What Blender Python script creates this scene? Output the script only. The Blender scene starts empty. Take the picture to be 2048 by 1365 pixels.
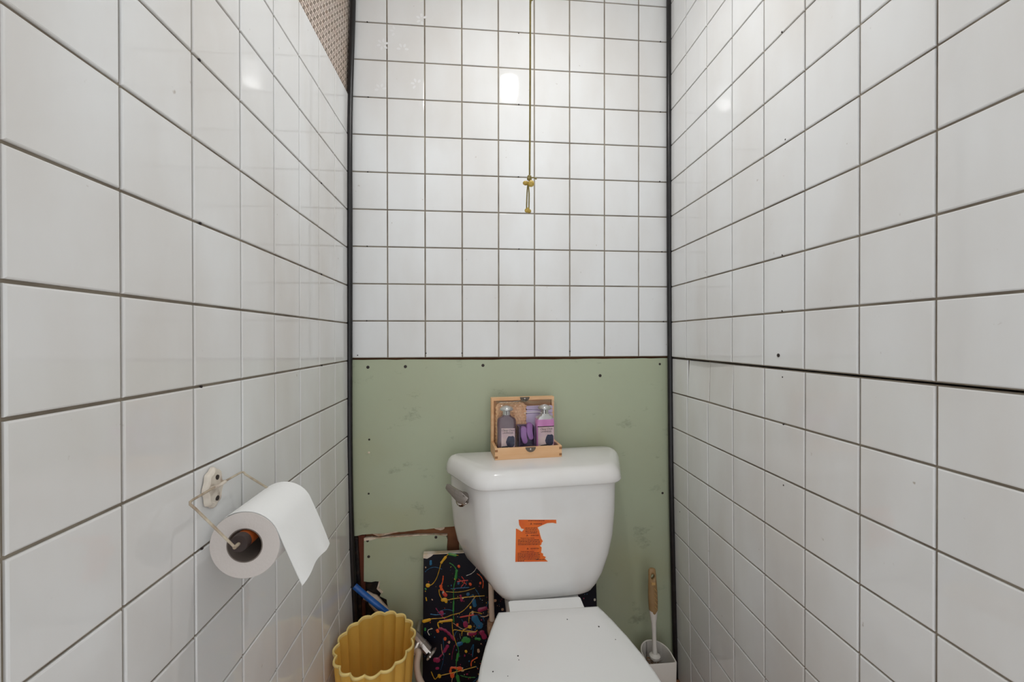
import bpy, bmesh, math, random
from mathutils import Matrix, Vector

random.seed(7)
scene = bpy.context.scene
COL = scene.collection
R = math.radians

# ---------------------------------------------------------------- camera, world, exposure
D = 1.236            # distance from the lens to the end wall
H = 1.05             # lens height
FPX, YAW, PITCH, ROLL = 827.3, 0.092, -0.0052, -0.0014
cd = bpy.data.cameras.new('camera'); cam = bpy.data.objects.new('camera', cd); COL.objects.link(cam)
cd.sensor_width = 36.0; cd.lens = FPX * 36.0 / 2048.0; cd.clip_start = 0.01
F = Vector((math.sin(YAW)*math.cos(PITCH), math.cos(YAW)*math.cos(PITCH), math.sin(PITCH)))
r0 = Vector((math.cos(YAW), -math.sin(YAW), 0)); u0 = r0.cross(F)
r1 = r0*math.cos(ROLL) + u0*math.sin(ROLL); u1 = u0*math.cos(ROLL) - r0*math.sin(ROLL)
cam.matrix_world = Matrix(((r1.x, u1.x, -F.x, 0), (r1.y, u1.y, -F.y, 0), (r1.z, u1.z, -F.z, H), (0, 0, 0, 1)))
scene.camera = cam
world = bpy.data.worlds.new('hallway_light'); scene.world = world; world.use_nodes = True
world.node_tree.nodes['Background'].inputs[0].default_value = (0.965, 1.0, 1.03, 1)
world.node_tree.nodes['Background'].inputs[1].default_value = 0.86
vs = scene.view_settings
vs.view_transform = 'Standard'; vs.look = 'None'; vs.exposure = 0.58; vs.gamma = 1.0; vs.use_curve_mapping = False
BULB_STRENGTH = 600.0

# ---------------------------------------------------------------- materials
def srgb(r, g, b):
    def c(v):
        v /= 255.0
        return v/12.92 if v <= 0.04045 else ((v+0.055)/1.055)**2.4
    return (c(r), c(g), c(b), 1.0)

class NT:
    def __init__(s, name):
        s.m = bpy.data.materials.new(name); s.m.use_nodes = True
        s.t = s.m.node_tree; s.b = s.t.nodes['Principled BSDF']
    def n(s, typ, **kw):
        x = s.t.nodes.new(typ)
        for k, v in kw.items(): setattr(x, k, v)
        return x
    def l(s, a, b): s.t.links.new(a, b)
    def math(s, op, a, b=None):
        x = s.n('ShaderNodeMath', operation=op)
        for i, v in enumerate((a, b)):
            if v is None: continue
            if isinstance(v, (int, float)): x.inputs[i].default_value = v
            else: s.l(v, x.inputs[i])
        return x.outputs[0]
    def noise(s, scale, detail=3, vec=None, stretch=None, rough=0.5):
        tc = s.n('ShaderNodeTexCoord')
        v = tc.outputs['Object'] if vec is None else vec
        if stretch:
            mp = s.n('ShaderNodeMapping'); mp.inputs['Scale'].default_value = stretch
            s.l(v, mp.inputs[0]); v = mp.outputs[0]
        nz = s.n('ShaderNodeTexNoise'); nz.inputs['Scale'].default_value = scale
        nz.inputs['Detail'].default_value = detail; nz.inputs['Roughness'].default_value = rough
        s.l(v, nz.inputs['Vector'])
        return nz.outputs['Fac']
    def ramp(s, fac, stops):
        x = s.n('ShaderNodeValToRGB'); e = x.color_ramp.elements
        e[0].position, e[0].color = stops[0]; e[1].position, e[1].color = stops[-1]
        for p, c in stops[1:-1]:
            k = e.new(p); k.color = c
        s.l(fac, x.inputs[0]); return x.outputs[0]
    def mix(s, fac, a, b):
        x = s.n('ShaderNodeMix', data_type='RGBA')
        for i, v in ((0, fac), (6, a), (7, b)):
            if isinstance(v, (int, float, tuple)): x.inputs[i].default_value = v
            else: s.l(v, x.inputs[i])
        return x.outputs[2]
    def bump(s, h, strength, dist=0.001):
        x = s.n('ShaderNodeBump'); x.inputs['Strength'].default_value = strength; x.inputs['Distance'].default_value = dist
        s.l(h, x.inputs['Height']); s.l(x.outputs[0], s.b.inputs['Normal'])

def M(name, col, rough=0.5, metal=0.0, col2=None, nscale=20, bump=0.0, bscale=60, spec=0.5, trans=0.0, coat=0.0, stretch=None, lo=0.35, hi=0.7, sss=0):
    k = NT(name); b = k.b
    b.inputs['Base Color'].default_value = col; b.inputs['Roughness'].default_value = rough
    b.inputs['Metallic'].default_value = metal; b.inputs['Specular IOR Level'].default_value = spec
    b.inputs['Transmission Weight'].default_value = trans; b.inputs['Coat Weight'].default_value = coat
    if sss: b.inputs['Subsurface Weight'].default_value = sss; b.inputs['Subsurface Radius'].default_value = (.01, .008, .006)
    if col2 is not None:
        k.l(k.ramp(k.noise(nscale, 4, stretch=stretch), [(lo, col), (hi, col2)]), b.inputs['Base Color'])
    if bump: k.bump(k.noise(bscale, 4), bump)
    return k.m

MAT = {}
def tile_material(name, base, stain):
    k = NT(name)
    g = k.n('ShaderNodeNewGeometry').outputs['Position']
    smear = k.noise(5.0, 5, vec=g, stretch=(1, 1, 0.45))
    c = k.ramp(smear, [(0.40, base), (0.78, stain)])
    spk = k.noise(70.0, 2, vec=g)
    c = k.mix(k.ramp(spk, [(0.76, (0, 0, 0, 1)), (0.86, (1, 1, 1, 1))]), c, srgb(170, 160, 148))
    k.l(c, k.b.inputs['Base Color'])
    k.b.inputs['Roughness'].default_value = 0.05
    k.b.inputs['Specular IOR Level'].default_value = 0.5
    h = k.noise(9.0, 2, vec=g)
    k.bump(h, 0.16, 0.0012)
    return k.m
MAT['tile'] = tile_material('glossy_white_tileboard', srgb(227, 228, 228), srgb(213, 210, 206))
MAT['tile_old'] = tile_material('stained_white_tileboard', srgb(226, 226, 225), srgb(210, 205, 199))
MAT['groove'] = M('tile_groove', srgb(150, 140, 124), 0.8, col2=srgb(112, 100, 86), nscale=14)
MAT['gap'] = M('dark_gap', srgb(38, 28, 22), 0.9)
MAT['black_trim'] = M('black_trim_paint', srgb(20, 18, 20), 0.35, col2=srgb(40, 35, 36), nscale=25, lo=.55, hi=.8, bump=.3)
MAT['black_tar'] = M('black_crumbled_tar', srgb(14, 12, 12), 0.4, col2=srgb(70, 52, 40), nscale=60, lo=.5, hi=.85, bump=1.0, bscale=90)
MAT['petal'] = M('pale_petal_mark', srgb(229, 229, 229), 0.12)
MAT['nail'] = M('rusty_nail', srgb(40, 30, 26), 0.6)
MAT['ceiling'] = M('ceiling_paint', srgb(225, 222, 215), 0.8)
MAT['floor'] = M('brown_floor', srgb(172, 122, 86), 0.6, col2=srgb(140, 96, 64), nscale=8)

def green_material():
    k = NT('green_drywall')
    g = k.n('ShaderNodeNewGeometry').outputs['Position']
    c = k.ramp(k.noise(3.0, 4, vec=g), [(0.3, srgb(176, 185, 158)), (0.55, srgb(172, 178, 151)), (0.75, srgb(170, 171, 136))])
    scuff = k.ramp(k.noise(9.0, 6, vec=g, stretch=(1, 1, 1.6), rough=.7), [(0.60, (0, 0, 0, 1)), (0.76, (1, 1, 1, 1))])
    c = k.mix(k.math('MULTIPLY', scuff, 0.8), c, srgb(112, 116, 98))
    k.l(c, k.b.inputs['Base Color']); k.b.inputs['Roughness'].default_value = 0.55
    k.bump(k.noise(350, 2, vec=g), 0.15, 0.0005)
    return k.m
MAT['green'] = green_material()
MAT['kraft'] = M('brown_backing', srgb(140, 92, 58), 0.85, col2=srgb(98, 52, 28), nscale=12)
MAT['stud'] = M('red_brown_stud', srgb(110, 50, 24), 0.8, col2=srgb(60, 28, 16), nscale=10, stretch=(1, 1, .2))
MAT['gypsum'] = M('torn_gypsum_edge', srgb(222, 208, 188), 0.9, col2=srgb(178, 142, 112), nscale=45, bump=.6)

def wallpaper_material():
    k = NT('brown_floral_wallpaper')
    o = k.n('ShaderNodeTexCoord').outputs['Object']
    sp = k.n('ShaderNodeSeparateXYZ'); k.l(o, sp.inputs[0])
    S = 1/0.0185
    u = k.math('MULTIPLY', sp.outputs[1], S); v = k.math('MULTIPLY', sp.outputs[2], S)
    pu = k.math('ABSOLUTE', k.math('SUBTRACT', k.math('FRACT', u), 0.5))
    pv = k.math('ABSOLUTE', k.math('SUBTRACT', k.math('FRACT', v), 0.5))
    al = k.math('DIVIDE', k.math('SUBTRACT', k.math('MULTIPLY', k.math('ADD', pu, pv), 0.7071), 0.30), 0.235)
    pe = k.math('DIVIDE', k.math('MULTIPLY', k.math('SUBTRACT', pu, pv), 0.7071), 0.155)
    d = k.math('ADD', k.math('POWER', al, 2.0), k.math('POWER', pe, 2.0))
    leaf = k.math('LESS_THAN', d, 1.0)
    tone = k.ramp(k.noise(38, 1), [(0.35, srgb(84, 64, 48)), (0.55, srgb(120, 104, 92)), (0.7, srgb(104, 74, 52))])
    base = k.ramp(k.noise(7, 4), [(0.3, srgb(224, 214, 206)), (0.8, srgb(206, 184, 166))])
    k.l(k.mix(leaf, base, tone), k.b.inputs['Base Color']); k.b.inputs['Roughness'].default_value = 0.6
    return k.m
MAT['wallpaper'] = wallpaper_material()

MAT['porcelain'] = M('white_porcelain', srgb(232, 231, 229), 0.08, col2=srgb(224, 220, 216), nscale=6)
MAT['seat'] = M('white_plastic_seat', srgb(228, 228, 226), 0.28)
MAT['chrome'] = M('chrome', srgb(176, 168, 162), 0.12, metal=1.0)
MAT['satin'] = M('satin_chrome', srgb(214, 208, 202), 0.28, metal=.85)
MAT['sticker'] = M('orange_sticker', srgb(226, 104, 14), 0.5, col2=srgb(214, 86, 10), nscale=30)
MAT['sticker_edge'] = M('torn_sticker_paper', srgb(238, 214, 190), 0.7)
MAT['ink'] = M('dark_ink', srgb(58, 22, 12), 0.6)
MAT['speck'] = M('dark_speck', srgb(60, 58, 56), 0.8)
_k = NT('translucent_yellow_plastic')
_k.b.inputs['Base Color'].default_value = srgb(252, 218, 118); _k.b.inputs['Roughness'].default_value = 0.42
_t = _k.n('ShaderNodeBsdfTranslucent'); _t.inputs[0].default_value = srgb(254, 222, 118); _x = _k.n('ShaderNodeMixShader'); _x.inputs[0].default_value = .5
_k.l(_k.b.outputs[0], _x.inputs[1]); _k.l(_t.outputs[0], _x.inputs[2]); _k.l(_x.outputs[0], _k.t.nodes['Material Output'].inputs['Surface'])
MAT['yellow'] = _k.m
MAT['yellow_rim'] = M('pale_yellow_rim', srgb(246, 218, 140), 0.4)
MAT['blue'] = M('blue_plastic_pipe', srgb(20, 92, 172), 0.3, col2=srgb(14, 70, 140), nscale=30)
MAT['beige'] = M('beige_vinyl_hose', srgb(206, 184, 164), 0.4)
MAT['rust'] = M('rusty_brass', srgb(120, 74, 46), 0.5, col2=srgb(190, 160, 130), nscale=60, metal=.2)
MAT['canvas_black'] = M('black_canvas_paint', srgb(6, 6, 12), 0.42, col2=srgb(10, 14, 34), nscale=10, spec=.22)
MAT['canvas_side'] = M('raw_canvas_edge', srgb(208, 184, 152), 0.8, col2=srgb(224, 214, 206), nscale=40)
for nm, c in dict(y=(222, 168, 34), g=(52, 138, 62), b=(24, 96, 134), o=(232, 92, 40), r=(206, 66, 54), m=(150, 30, 76), p=(204, 164, 130), w=(200, 194, 180)).items():
    MAT['paint_'+nm] = M('paint_'+nm, srgb(*c), 0.3)
MAT['wood'] = M('pale_pine_box', srgb(236, 192, 146), 0.5, col2=srgb(224, 172, 122), nscale=6, stretch=(1, 8, 8))
MAT['wood_joint'] = M('pine_end_grain', srgb(158, 108, 66), 0.6)
MAT['bronze'] = M('dark_bronze_clasp', srgb(104, 94, 84), 0.35, metal=.8)
MAT['gel'] = M('dark_lavender_gel', srgb(120, 96, 98), 0.12, col2=srgb(100, 76, 84), nscale=18, coat=.4)
MAT['pink'] = M('pink_lotion', srgb(238, 152, 212), 0.15, coat=.4)
MAT['clear_cap'] = M('silver_pearl_cap', srgb(214, 216, 206), 0.18, metal=.55)
MAT['label'] = M('pale_pink_label', srgb(242, 218, 206), 0.5, col2=srgb(228, 196, 202), nscale=40)
MAT['label_flower'] = M('dark_blue_label_flower', srgb(34, 36, 62), 0.5, col2=srgb(52, 60, 92), nscale=120)
MAT['label_leaf'] = M('dark_green_label_leaf', srgb(58, 62, 58), 0.5)
MAT['sponge'] = M('peach_loofah', srgb(240, 198, 152), 0.9, col2=srgb(222, 170, 126), nscale=120, bump=1.0, bscale=260)
MAT['lilac'] = M('lilac_cloth', srgb(204, 188, 212), 0.7, bump=.4, bscale=120)
MAT['purple'] = M('purple_soap', srgb(178, 124, 190), 0.35)
MAT['purple_dark'] = M('dark_purple_tray', srgb(70, 48, 84), 0.35, col2=srgb(110, 78, 120), nscale=90)
MAT['paper'] = M('white_tissue', srgb(240, 240, 238), 0.9, bump=.3, bscale=160)
MAT['paper_end'] = M('tissue_roll_end', srgb(206, 198, 192), 0.95, bump=.4, bscale=300)
MAT['core'] = M('dark_cardboard_core', srgb(118, 108, 100), 0.9)
MAT['spindle'] = M('orange_wood_spindle', srgb(186, 98, 42), 0.4, col2=srgb(150, 70, 30), nscale=30, stretch=(1, .2, 1))
MAT['spindle_end'] = M('dark_spindle_cap', srgb(52, 38, 34), 0.5)
MAT['wire'] = M('cream_painted_wire', srgb(198, 186, 164), 0.4, col2=srgb(150, 130, 108), nscale=70)
MAT['plate'] = M('chipped_cream_plate', srgb(216, 206, 192), 0.45, col2=srgb(160, 140, 124), nscale=60, lo=.5, hi=.75, bump=.8, bscale=80)
MAT['cord'] = M('olive_gold_cord', srgb(140, 124, 66), 0.6, col2=srgb(116, 104, 52), nscale=120)
MAT['bead'] = M('amber_knot', srgb(204, 176, 88), 0.4, col2=srgb(170, 138, 52), nscale=150, sss=.2)
MAT['tan'] = M('tan_rubber_grip', srgb(158, 126, 84), 0.5, col2=srgb(144, 112, 72), nscale=30)
MAT['tan_light'] = M('light_tan_rib', srgb(196, 156, 98), 0.5)
MAT['white_plastic'] = M('white_plastic', srgb(218, 212, 204), 0.4)
MAT['bristle'] = M('brown_bristles', srgb(140, 104, 70), 0.9)
MAT['lamp_white'] = M('white_porcelain_lampholder', srgb(230, 228, 222), 0.2)
k = NT('glowing_bulb'); k.b.inputs['Emission Color'].default_value = (1.0, 1.0, 0.995, 1); 
nz = k.n('ShaderNodeSeparateXYZ'); k.l(k.n('ShaderNodeNewGeometry').outputs['Normal'], nz.inputs[0])   # the dome of the bulb glows strongest at its tip
dn_ = k.math('MAXIMUM', k.math('MULTIPLY', nz.outputs[2], -1.0), 0.0)
k.l(k.math('MULTIPLY', k.math('ADD', k.math('MULTIPLY', k.math('POWER', dn_, 4.0), 0.985), 0.015), BULB_STRENGTH), k.b.inputs['Emission Strength'])
MAT['bulb'] = k.m
def film_material():
    k = NT('clear_plastic_film')
    tr = k.n('ShaderNodeBsdfTransparent'); gl = k.n('ShaderNodeBsdfGlossy'); gl.inputs['Roughness'].default_value = 0.12
    mx = k.n('ShaderNodeMixShader'); lw = k.n('ShaderNodeLayerWeight'); lw.inputs['Blend'].default_value = 0.25
    k.l(lw.outputs['Fresnel'], mx.inputs[0]); k.l(tr.outputs[0], mx.inputs[1]); k.l(gl.outputs[0], mx.inputs[2])
    tr.inputs[0].default_value = (0.93, 0.92, 0.95, 1)
    bp = k.n('ShaderNodeBump'); bp.inputs['Strength'].default_value = .6; bp.inputs['Distance'].default_value = .003
    k.l(k.noise(45, 3), bp.inputs['Height']); k.l(bp.outputs[0], gl.inputs['Normal'])
    k.l(mx.outputs[0], k.t.nodes['Material Output'].inputs['Surface'])
    return k.m
MAT['film'] = film_material()

# ---------------------------------------------------------------- mesh helpers
class MB:
    def __init__(s): s.v = []; s.f = []
    def add(s, verts, faces):
        o = len(s.v); s.v += [tuple(x) for x in verts]; s.f += [tuple(i+o for i in fc) for fc in faces]; return s
    def box(s, x0, x1, y0, y1, z0, z1):
        v = [(x, y, z) for z in (z0, z1) for y in (y0, y1) for x in (x0, x1)]
        return s.add(v, [(0, 2, 3, 1), (4, 5, 7, 6), (0, 1, 5, 4), (2, 6, 7, 3), (0, 4, 6, 2), (1, 3, 7, 5)])
    def loft(s, secs, cap0=True, cap1=True, closed=True):
        n = len(secs[0]); v = [p for sc in secs for p in sc]; f = []
        for i in range(len(secs)-1):
            for j in range(n if closed else n-1):
                k2 = (j+1) % n
                f.append((i*n+j, i*n+k2, (i+1)*n+k2, (i+1)*n+j))
        if cap0: f.append(tuple(reversed(range(n))))
        if cap1: f.append(tuple(range((len(secs)-1)*n, len(secs)*n)))
        return s.add(v, f)
    def prism(s, poly, axis, a, b):       # poly of 2D points extruded along an axis
        def mk(p, t):
            return {'x': (t, p[0], p[1]), 'y': (p[0], t, p[1]), 'z': (p[0], p[1], t)}[axis]
        return s.loft([[mk(p, a) for p in poly], [mk(p, b) for p in poly]])
    def lathe(s, prof, n=32, cx=0, cy=0, axis='z', cz=0, cap=True):
        secs = []
        for r, h in prof:
            ring = []
            for i in range(n):
                t = 2*math.pi*i/n; a, b = r*math.cos(t), r*math.sin(t)
                ring.append({'z': (cx+a, cy+b, h), 'y': (cx+a, h, cz+b), 'x': (h, cy+a, cz+b)}[axis])
            secs.append(ring)
        return s.loft(secs, cap, cap)
    def tube(s, pts, r, n=10, smooth=0):
        P = [Vector(p) for p in pts]
        if smooth: P = spline(P, smooth)
        rr = r if isinstance(r, (list, tuple)) else [r]*len(P)
        if len(rr) != len(P): rr = [rr[min(len(rr)-1, int(i*len(rr)/len(P)))] for i in range(len(P))]
        secs = []; up = None
        for i, p in enumerate(P):
            t = (P[min(i+1, len(P)-1)]-P[max(i-1, 0)]).normalized()
            if up is None:
                up = Vector((0, 0, 1)) if abs(t.z) < .9 else Vector((1, 0, 0))
            a = (up - t*up.dot(t)).normalized(); b = t.cross(a); up = a
            secs.append([p+(a*math.cos(2*math.pi*j/n)+b*math.sin(2*math.pi*j/n))*rr[i] for j in range(n)])
        return s.loft(secs)
    def ball(s, c, r, n=12, m=8, sc=(1, 1, 1)):
        secs = []
        for i in range(1, m):
            t = math.pi*i/m
            secs.append([(c[0]+r*sc[0]*math.sin(t)*math.cos(2*math.pi*j/n), c[1]+r*sc[1]*math.sin(t)*math.sin(2*math.pi*j/n), c[2]-r*sc[2]*math.cos(t)) for j in range(n)])
        return s.loft(secs)
    def mesh(s, name, mat, smooth=True, angle=35):
        me = bpy.data.meshes.new(name); me.from_pydata(s.v, [], s.f); me.validate()
        bm = bmesh.new(); bm.from_mesh(me); bmesh.ops.recalc_face_normals(bm, faces=bm.faces)
        if smooth:
            for fc in bm.faces: fc.smooth = True
            lim = R(angle)
            for e in bm.edges:
                e.smooth = not (len(e.link_faces) == 2 and e.calc_face_angle(0) > lim)
        bm.to_mesh(me); bm.free()
        me.materials.append(MAT[mat]); return me
    def build(s, name, mat, parent=None, smooth=True, angle=35):
        return link(name, s.mesh(name, mat, smooth, angle), parent)

def link(name, data, parent=None):
    o = bpy.data.objects.new(name, data); COL.objects.link(o)
    if parent is not None: o.parent = parent
    return o
def spline(P, k):
    out = []
    for i in range(len(P)-1):
        p0, p1, p2, p3 = P[max(i-1, 0)], P[i], P[i+1], P[min(i+2, len(P)-1)]
        for j in range(k):
            t = j/k
            out.append(0.5*((2*p1)+(p2-p0)*t+(2*p0-5*p1+4*p2-p3)*t*t+(3*p1-p0-3*p2+p3)*t**3))
    return out+[P[-1]]
def rpoly(pts, rad, n=6):               # polygon with rounded corners, n+1 points for each corner
    out = []; N = len(pts)
    for i in range(N):
        p = Vector(pts[i]); a = (Vector(pts[i-1])-p); b = (Vector(pts[(i+1) % N])-p)
        r = rad[i] if isinstance(rad, (list, tuple)) else rad
        d = min(r, a.length*.49, b.length*.49); A = p+a.normalized()*d; B = p+b.normalized()*d
        for j in range(n+1):
            t = j/n; out.append(tuple(A*(1-t)**2+p*2*t*(1-t)+B*t*t))
    return out
def tag(o, label=None, cat=None, group=None, kind=None):
    if label: o['label'] = label
    if cat: o['category'] = cat
    if group: o['group'] = group
    if kind: o['kind'] = kind
    return o
def thing(name, label, cat, loc=(0, 0, 0), rz=0.0, group=None):
    o = bpy.data.objects.new(name, None); COL.objects.link(o); o.empty_display_size = .05
    o.location = loc; o.rotation_euler = (0, 0, rz)
    return tag(o, label, cat, group)
def text_mesh(body, size, shear=0.0, ext=0.0002, align='CENTER'):
    c = bpy.data.curves.new('lettering', 'FONT'); c.body = body; c.size = size; c.shear = shear
    c.align_x = align; c.align_y = 'CENTER'; c.extrude = ext; c.resolution_u = 3
    o = bpy.data.objects.new('lettering', c); COL.objects.link(o)
    dg = bpy.context.evaluated_depsgraph_get(); me = bpy.data.meshes.new_from_object(o.evaluated_get(dg))
    bpy.data.objects.remove(o); bpy.data.curves.remove(c)
    return me
def interp(tab, x):
    if x <= tab[0][0]: return tab[0][1]
    for (a, b), (c, d) in zip(tab, tab[1:]):
        if x <= c: return b+(d-b)*(x-a)/(c-a)
    return tab[-1][1]

# ---------------------------------------------------------------- the room
CEIL = 2.30
YN = -0.30                                     # where the side walls end, behind the lens
tag(MB().box(-0.46, 0.72, YN, D+.06, -0.05, 0.0).build('floor', 'floor', None, False), 'brown floor of the narrow toilet room', kind='structure')
tag(MB().box(-0.46, 0.72, YN, D+.06, CEIL, CEIL+.05).build('ceiling', 'ceiling', None, False), 'plain pale ceiling above the toilet', kind='structure')

_tiles = {}
def tile_mesh(w, h, mat):
    key = (round(w, 4), round(h, 4), mat)
    if key not in _tiles:
        g, ch, t = 0.0017, 0.0015, 0.0032
        m = MB()
        def ring(i, c): return [(-w/2+i, -h/2+i, c), (w/2-i, -h/2+i, c), (w/2-i, h/2-i, c), (-w/2+i, h/2-i, c)]
        m.loft([ring(g, -0.0005), ring(g, t-ch), ring(g+ch*.4, t-ch*.3), ring(g+ch*1.2, t)], False, True)
        _tiles[key] = m.mesh('tile', mat, False)
    return _tiles[key]
def tile_wall(parent, org, au, nu, us, zs, mat, warp):
    """org: point of the wall at u=0, z=0; au: direction of u; nu: normal into the room; warp(u, z): offset along nu"""
    up = Vector((0, 0, 1))
    for z0, z1 in zip(zs, zs[1:]):
        for a0, a1 in zip(us, us[1:]):
            o = link('tile', tile_mesh(a1-a0, z1-z0, mat), parent)
            uc, zc = (a0+a1)/2, (z0+z1)/2; e = .02
            w = warp(uc, zc); du = (warp(uc+e, zc)-warp(uc-e, zc))/(2*e); dz = (warp(uc, zc+e)-warp(uc, zc-e))/(2*e)
            X = (au+nu*du).normalized(); Y = (up+nu*dz); Y = (Y-X*Y.dot(X)).normalized(); Z = X.cross(Y)
            if Z.dot(nu) < 0: X = -X; Z = X.cross(Y)
            p = org+au*uc+up*zc+nu*w
            o.matrix_local = Matrix(((X.x, Y.x, Z.x, p.x), (X.y, Y.y, Z.y, p.y), (X.z, Y.z, Z.z, p.z), (0, 0, 0, 1)))
def warped_slab(name, mat, org, au, nu, u0, u1, z0, z1, warp, th, kind=True, nu_n=16, nz_n=24, parent=None):
    m = MB(); up = Vector((0, 0, 1)); F_, B_ = [], []
    for i in range(nz_n+1):
        for j in range(nu_n+1):
            u = u0+(u1-u0)*j/nu_n; z = z0+(z1-z0)*i/nz_n
            p = org+au*u+up*z+nu*warp(u, z); F_.append(p); B_.append(p-nu*th)
    n = nu_n+1; f = []; o = len(F_)
    for i in range(nz_n):
        for j in range(nu_n):
            a = i*n+j; f.append((a, a+1, a+n+1, a+n)); f.append((o+a, o+a+n, o+a+n+1, o+a+1))
    for j in range(nu_n):
        f.append((j, o+j, o+j+1, j+1)); a = nz_n*n+j; f.append((a, a+1, o+a+1, o+a))
    for i in range(nz_n):
        a = i*n; f.append((a, a+n, o+a+n, o+a)); a = i*n+nu_n; f.append((a, o+a, o+a+n, a+n))
    m.add(F_+B_, f)
    ob = m.build(name, mat, parent, True, 40)
    if kind and parent is None: ob['kind'] = 'structure'
    return ob

S = 0.108
# left wall
gL = [(.06, .014), (.25, .008), (.445, -.001), (.754, -.006), (1.33, -.005), (1.68, -.003), (2.02, .007), (2.3, .010)]
la, ra = -0.0106, -0.0157
oL = Vector((-.3563, D, 0)); aL = Vector((la, -1, 0)).normalized(); nL = Vector((1, la, 0)).normalized()
def warpL(u, z): return interp(gL, z)*max(0.0, 1-u/.55)
Ltop = 1.7497
wl = warped_slab('wall_left', 'groove', oL, aL, nL, -.03, D-YN, 0, Ltop, warpL, .03)
tag(wl, 'left wall of white square tileboard beside the toilet roll')
us = [0.0]+[D-(.4623+i*S) for i in range(7, -8, -1)]
zs = [0.0]+[1.0957-r*S for r in range(10, -6, -1)]+[Ltop]
tile_wall(wl, oL, aL, nL, us, zs, 'tile_old', warpL)
wp = warped_slab('wall_left_upper', 'wallpaper', oL+nL*-.004, aL, nL, -.03, D-YN, Ltop, CEIL, warpL, .03)
tag(wp, 'brown floral wallpaper on the left wall above the tiles')
# right wall, an upper and a lower board
gR = [(0, -.022), (.16, -.018), (.35, -.013), (.66, -.006), (1.0, -.002), (1.35, 0), (2.09, .001)]
oR = Vector((.605, D, 0)); aR = Vector((ra, -1, 0)).normalized(); nR = Vector((-1, ra, 0)).normalized()
def warpR(u, z): return interp(gR, z)*max(0.0, 1-u/.55)
def warpRl(u, z):
    return warpR(u, z)-.0020-.0085*math.exp(-((u-.19)/.11)**2)*max(0, 1-(.989-z)/.14)
wr = warped_slab('wall_right', 'groove', oR, aR, nR, -.03, D-YN, .9930, CEIL, warpR, .03)
tag(wr, 'upper board of white square tiles on the right wall')
us = [0.0]+[D-(1.1273-i*S) for i in range(0, 14)]
tile_wall(wr, oR, aR, nR, us, [.9930]+[1.1006+k*S for k in range(0, 12)], 'tile', warpR)
wr2 = warped_slab('wall_right_lower', 'groove', oR, aR, nR, -.03, D-YN, 0, .9900, warpRl, .03)
tag(wr2, 'lower board of white square tiles on the right wall')
tile_wall(wr2, oR, aR, nR, us, [0.0]+[.8846-k*S for k in range(7, -1, -1)]+[.9900], 'tile_old', warpRl)
MB().box(.612, .66, YN, D+.02, .98, 1.0).build('dark_gap', 'gap', wr2, False)
# end wall
wb = MB().box(-.40, .66, D, D+.03, .9945, CEIL).build('wall_back', 'groove', None, False)
tag(wb, 'end wall of white square tileboard above the green board', kind='structure')
zero = lambda u, z: 0.0
tile_wall(wb, Vector((0, D, 0)), Vector((1, 0, 0)), Vector((0, -1, 0)), [-.3580+i*S for i in range(0, 9)]+[.614], [.9945]+[1.1025+k*S for k in range(0, 12)], 'tile', zero)
wb2 = MB().box(-.40, .68, D+.016, D+.04, 0, .9945).build('wall_back_lower', 'kraft', None, False)
tag(wb2, 'brown backing behind the green wall board', kind='structure')
def jag(pts, amp, step, rnd):
    out = []
    for (a, b), (c, d) in zip(pts, pts[1:]):
        n = max(1, int(math.hypot(c-a, d-b)/step))
        for i in range(n):
            t = i/n; out.append((a+(c-a)*t+rnd.uniform(-amp, amp)*(i > 0), b+(d-b)*t+rnd.uniform(-amp, amp)*(i > 0)))
    return out+[pts[-1]]
rn = random.Random(3)
top = jag([(.612, .9895), (.15, .9875), (-.354, .9900)], .0009, .03, rn)
bot = jag([(-.354, .4765), (-.30, .4805), (-.18, .4850), (-.0720, .4920), (-.0450, .4935)], .0012, .012, rn)
poly = top+bot+[(-.043, .0), (.626, .0), (.618, .35)]
g1 = MB().prism(poly, 'y', D+.001, D+.0135).build('green_board', 'green', wb2, False)
tag(g1, 'large sheet of pale green water-resistant drywall')
# thin torn white paper edge along the lower cut of the big sheet
e = MB().prism(jag([(-.30, .4800), (-.28, .4700), (-.225, .4800), (-.19, .4835)], .001, .01, rn)+[(-.19, .4865), (-.30, .4815)], 'y', D+.006, D+.0125).build('torn_edge', 'gypsum', g1, False)
MB().prism(jag([(-.118, .4865), (-.10, .4800), (-.088, .4850)], .001, .006, rn)+[(-.088, .491), (-.118, .489)], 'y', D+.006, D+.0125).build('torn_edge', 'gypsum', g1, False)
ptop = jag([(-.0830, .4640), (-.12, .4690), (-.24, .4665), (-.318, .4640)], .0008, .02, rn)
ppoly = ptop+[(-.3205, .4600), (-.3210, .3420)]+jag([(-.3100, .3400), (-.2780, .3395), (-.2800, .3250), (-.2690, .3120), (-.2760, .2960), (-.2560, .2850), (-.2500, .2300)], .0015, .01, rn)+[(-.2500, 0), (-.0720, 0), (-.0720, .40), (-.0790, .4050), (-.0810, .43), (-.0790, .455)]
g2 = MB().prism(ppoly, 'y', D+.0025, D+.0145).build('green_board', 'green', wb2, False)
tag(g2, 'smaller green drywall patch with a broken lower corner')
MB().prism(jag([(-.080, .4645), (-.16, .4685), (-.24, .4670), (-.320, .4640)], .0006, .02, rn)+[(-.320, .4665), (-.24, .4695), (-.16, .4708), (-.080, .4670)], 'y', D+.004, D+.014).build('torn_edge', 'gypsum', g2, False)
MB().prism([(-.320, .4610), (-.312, .462), (-.300, .4625), (-.288, .4650), (-.300, .4700), (-.320, .4690)], 'y', D+.001, D+.012).build('torn_edge', 'gypsum', g2, False)
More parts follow.
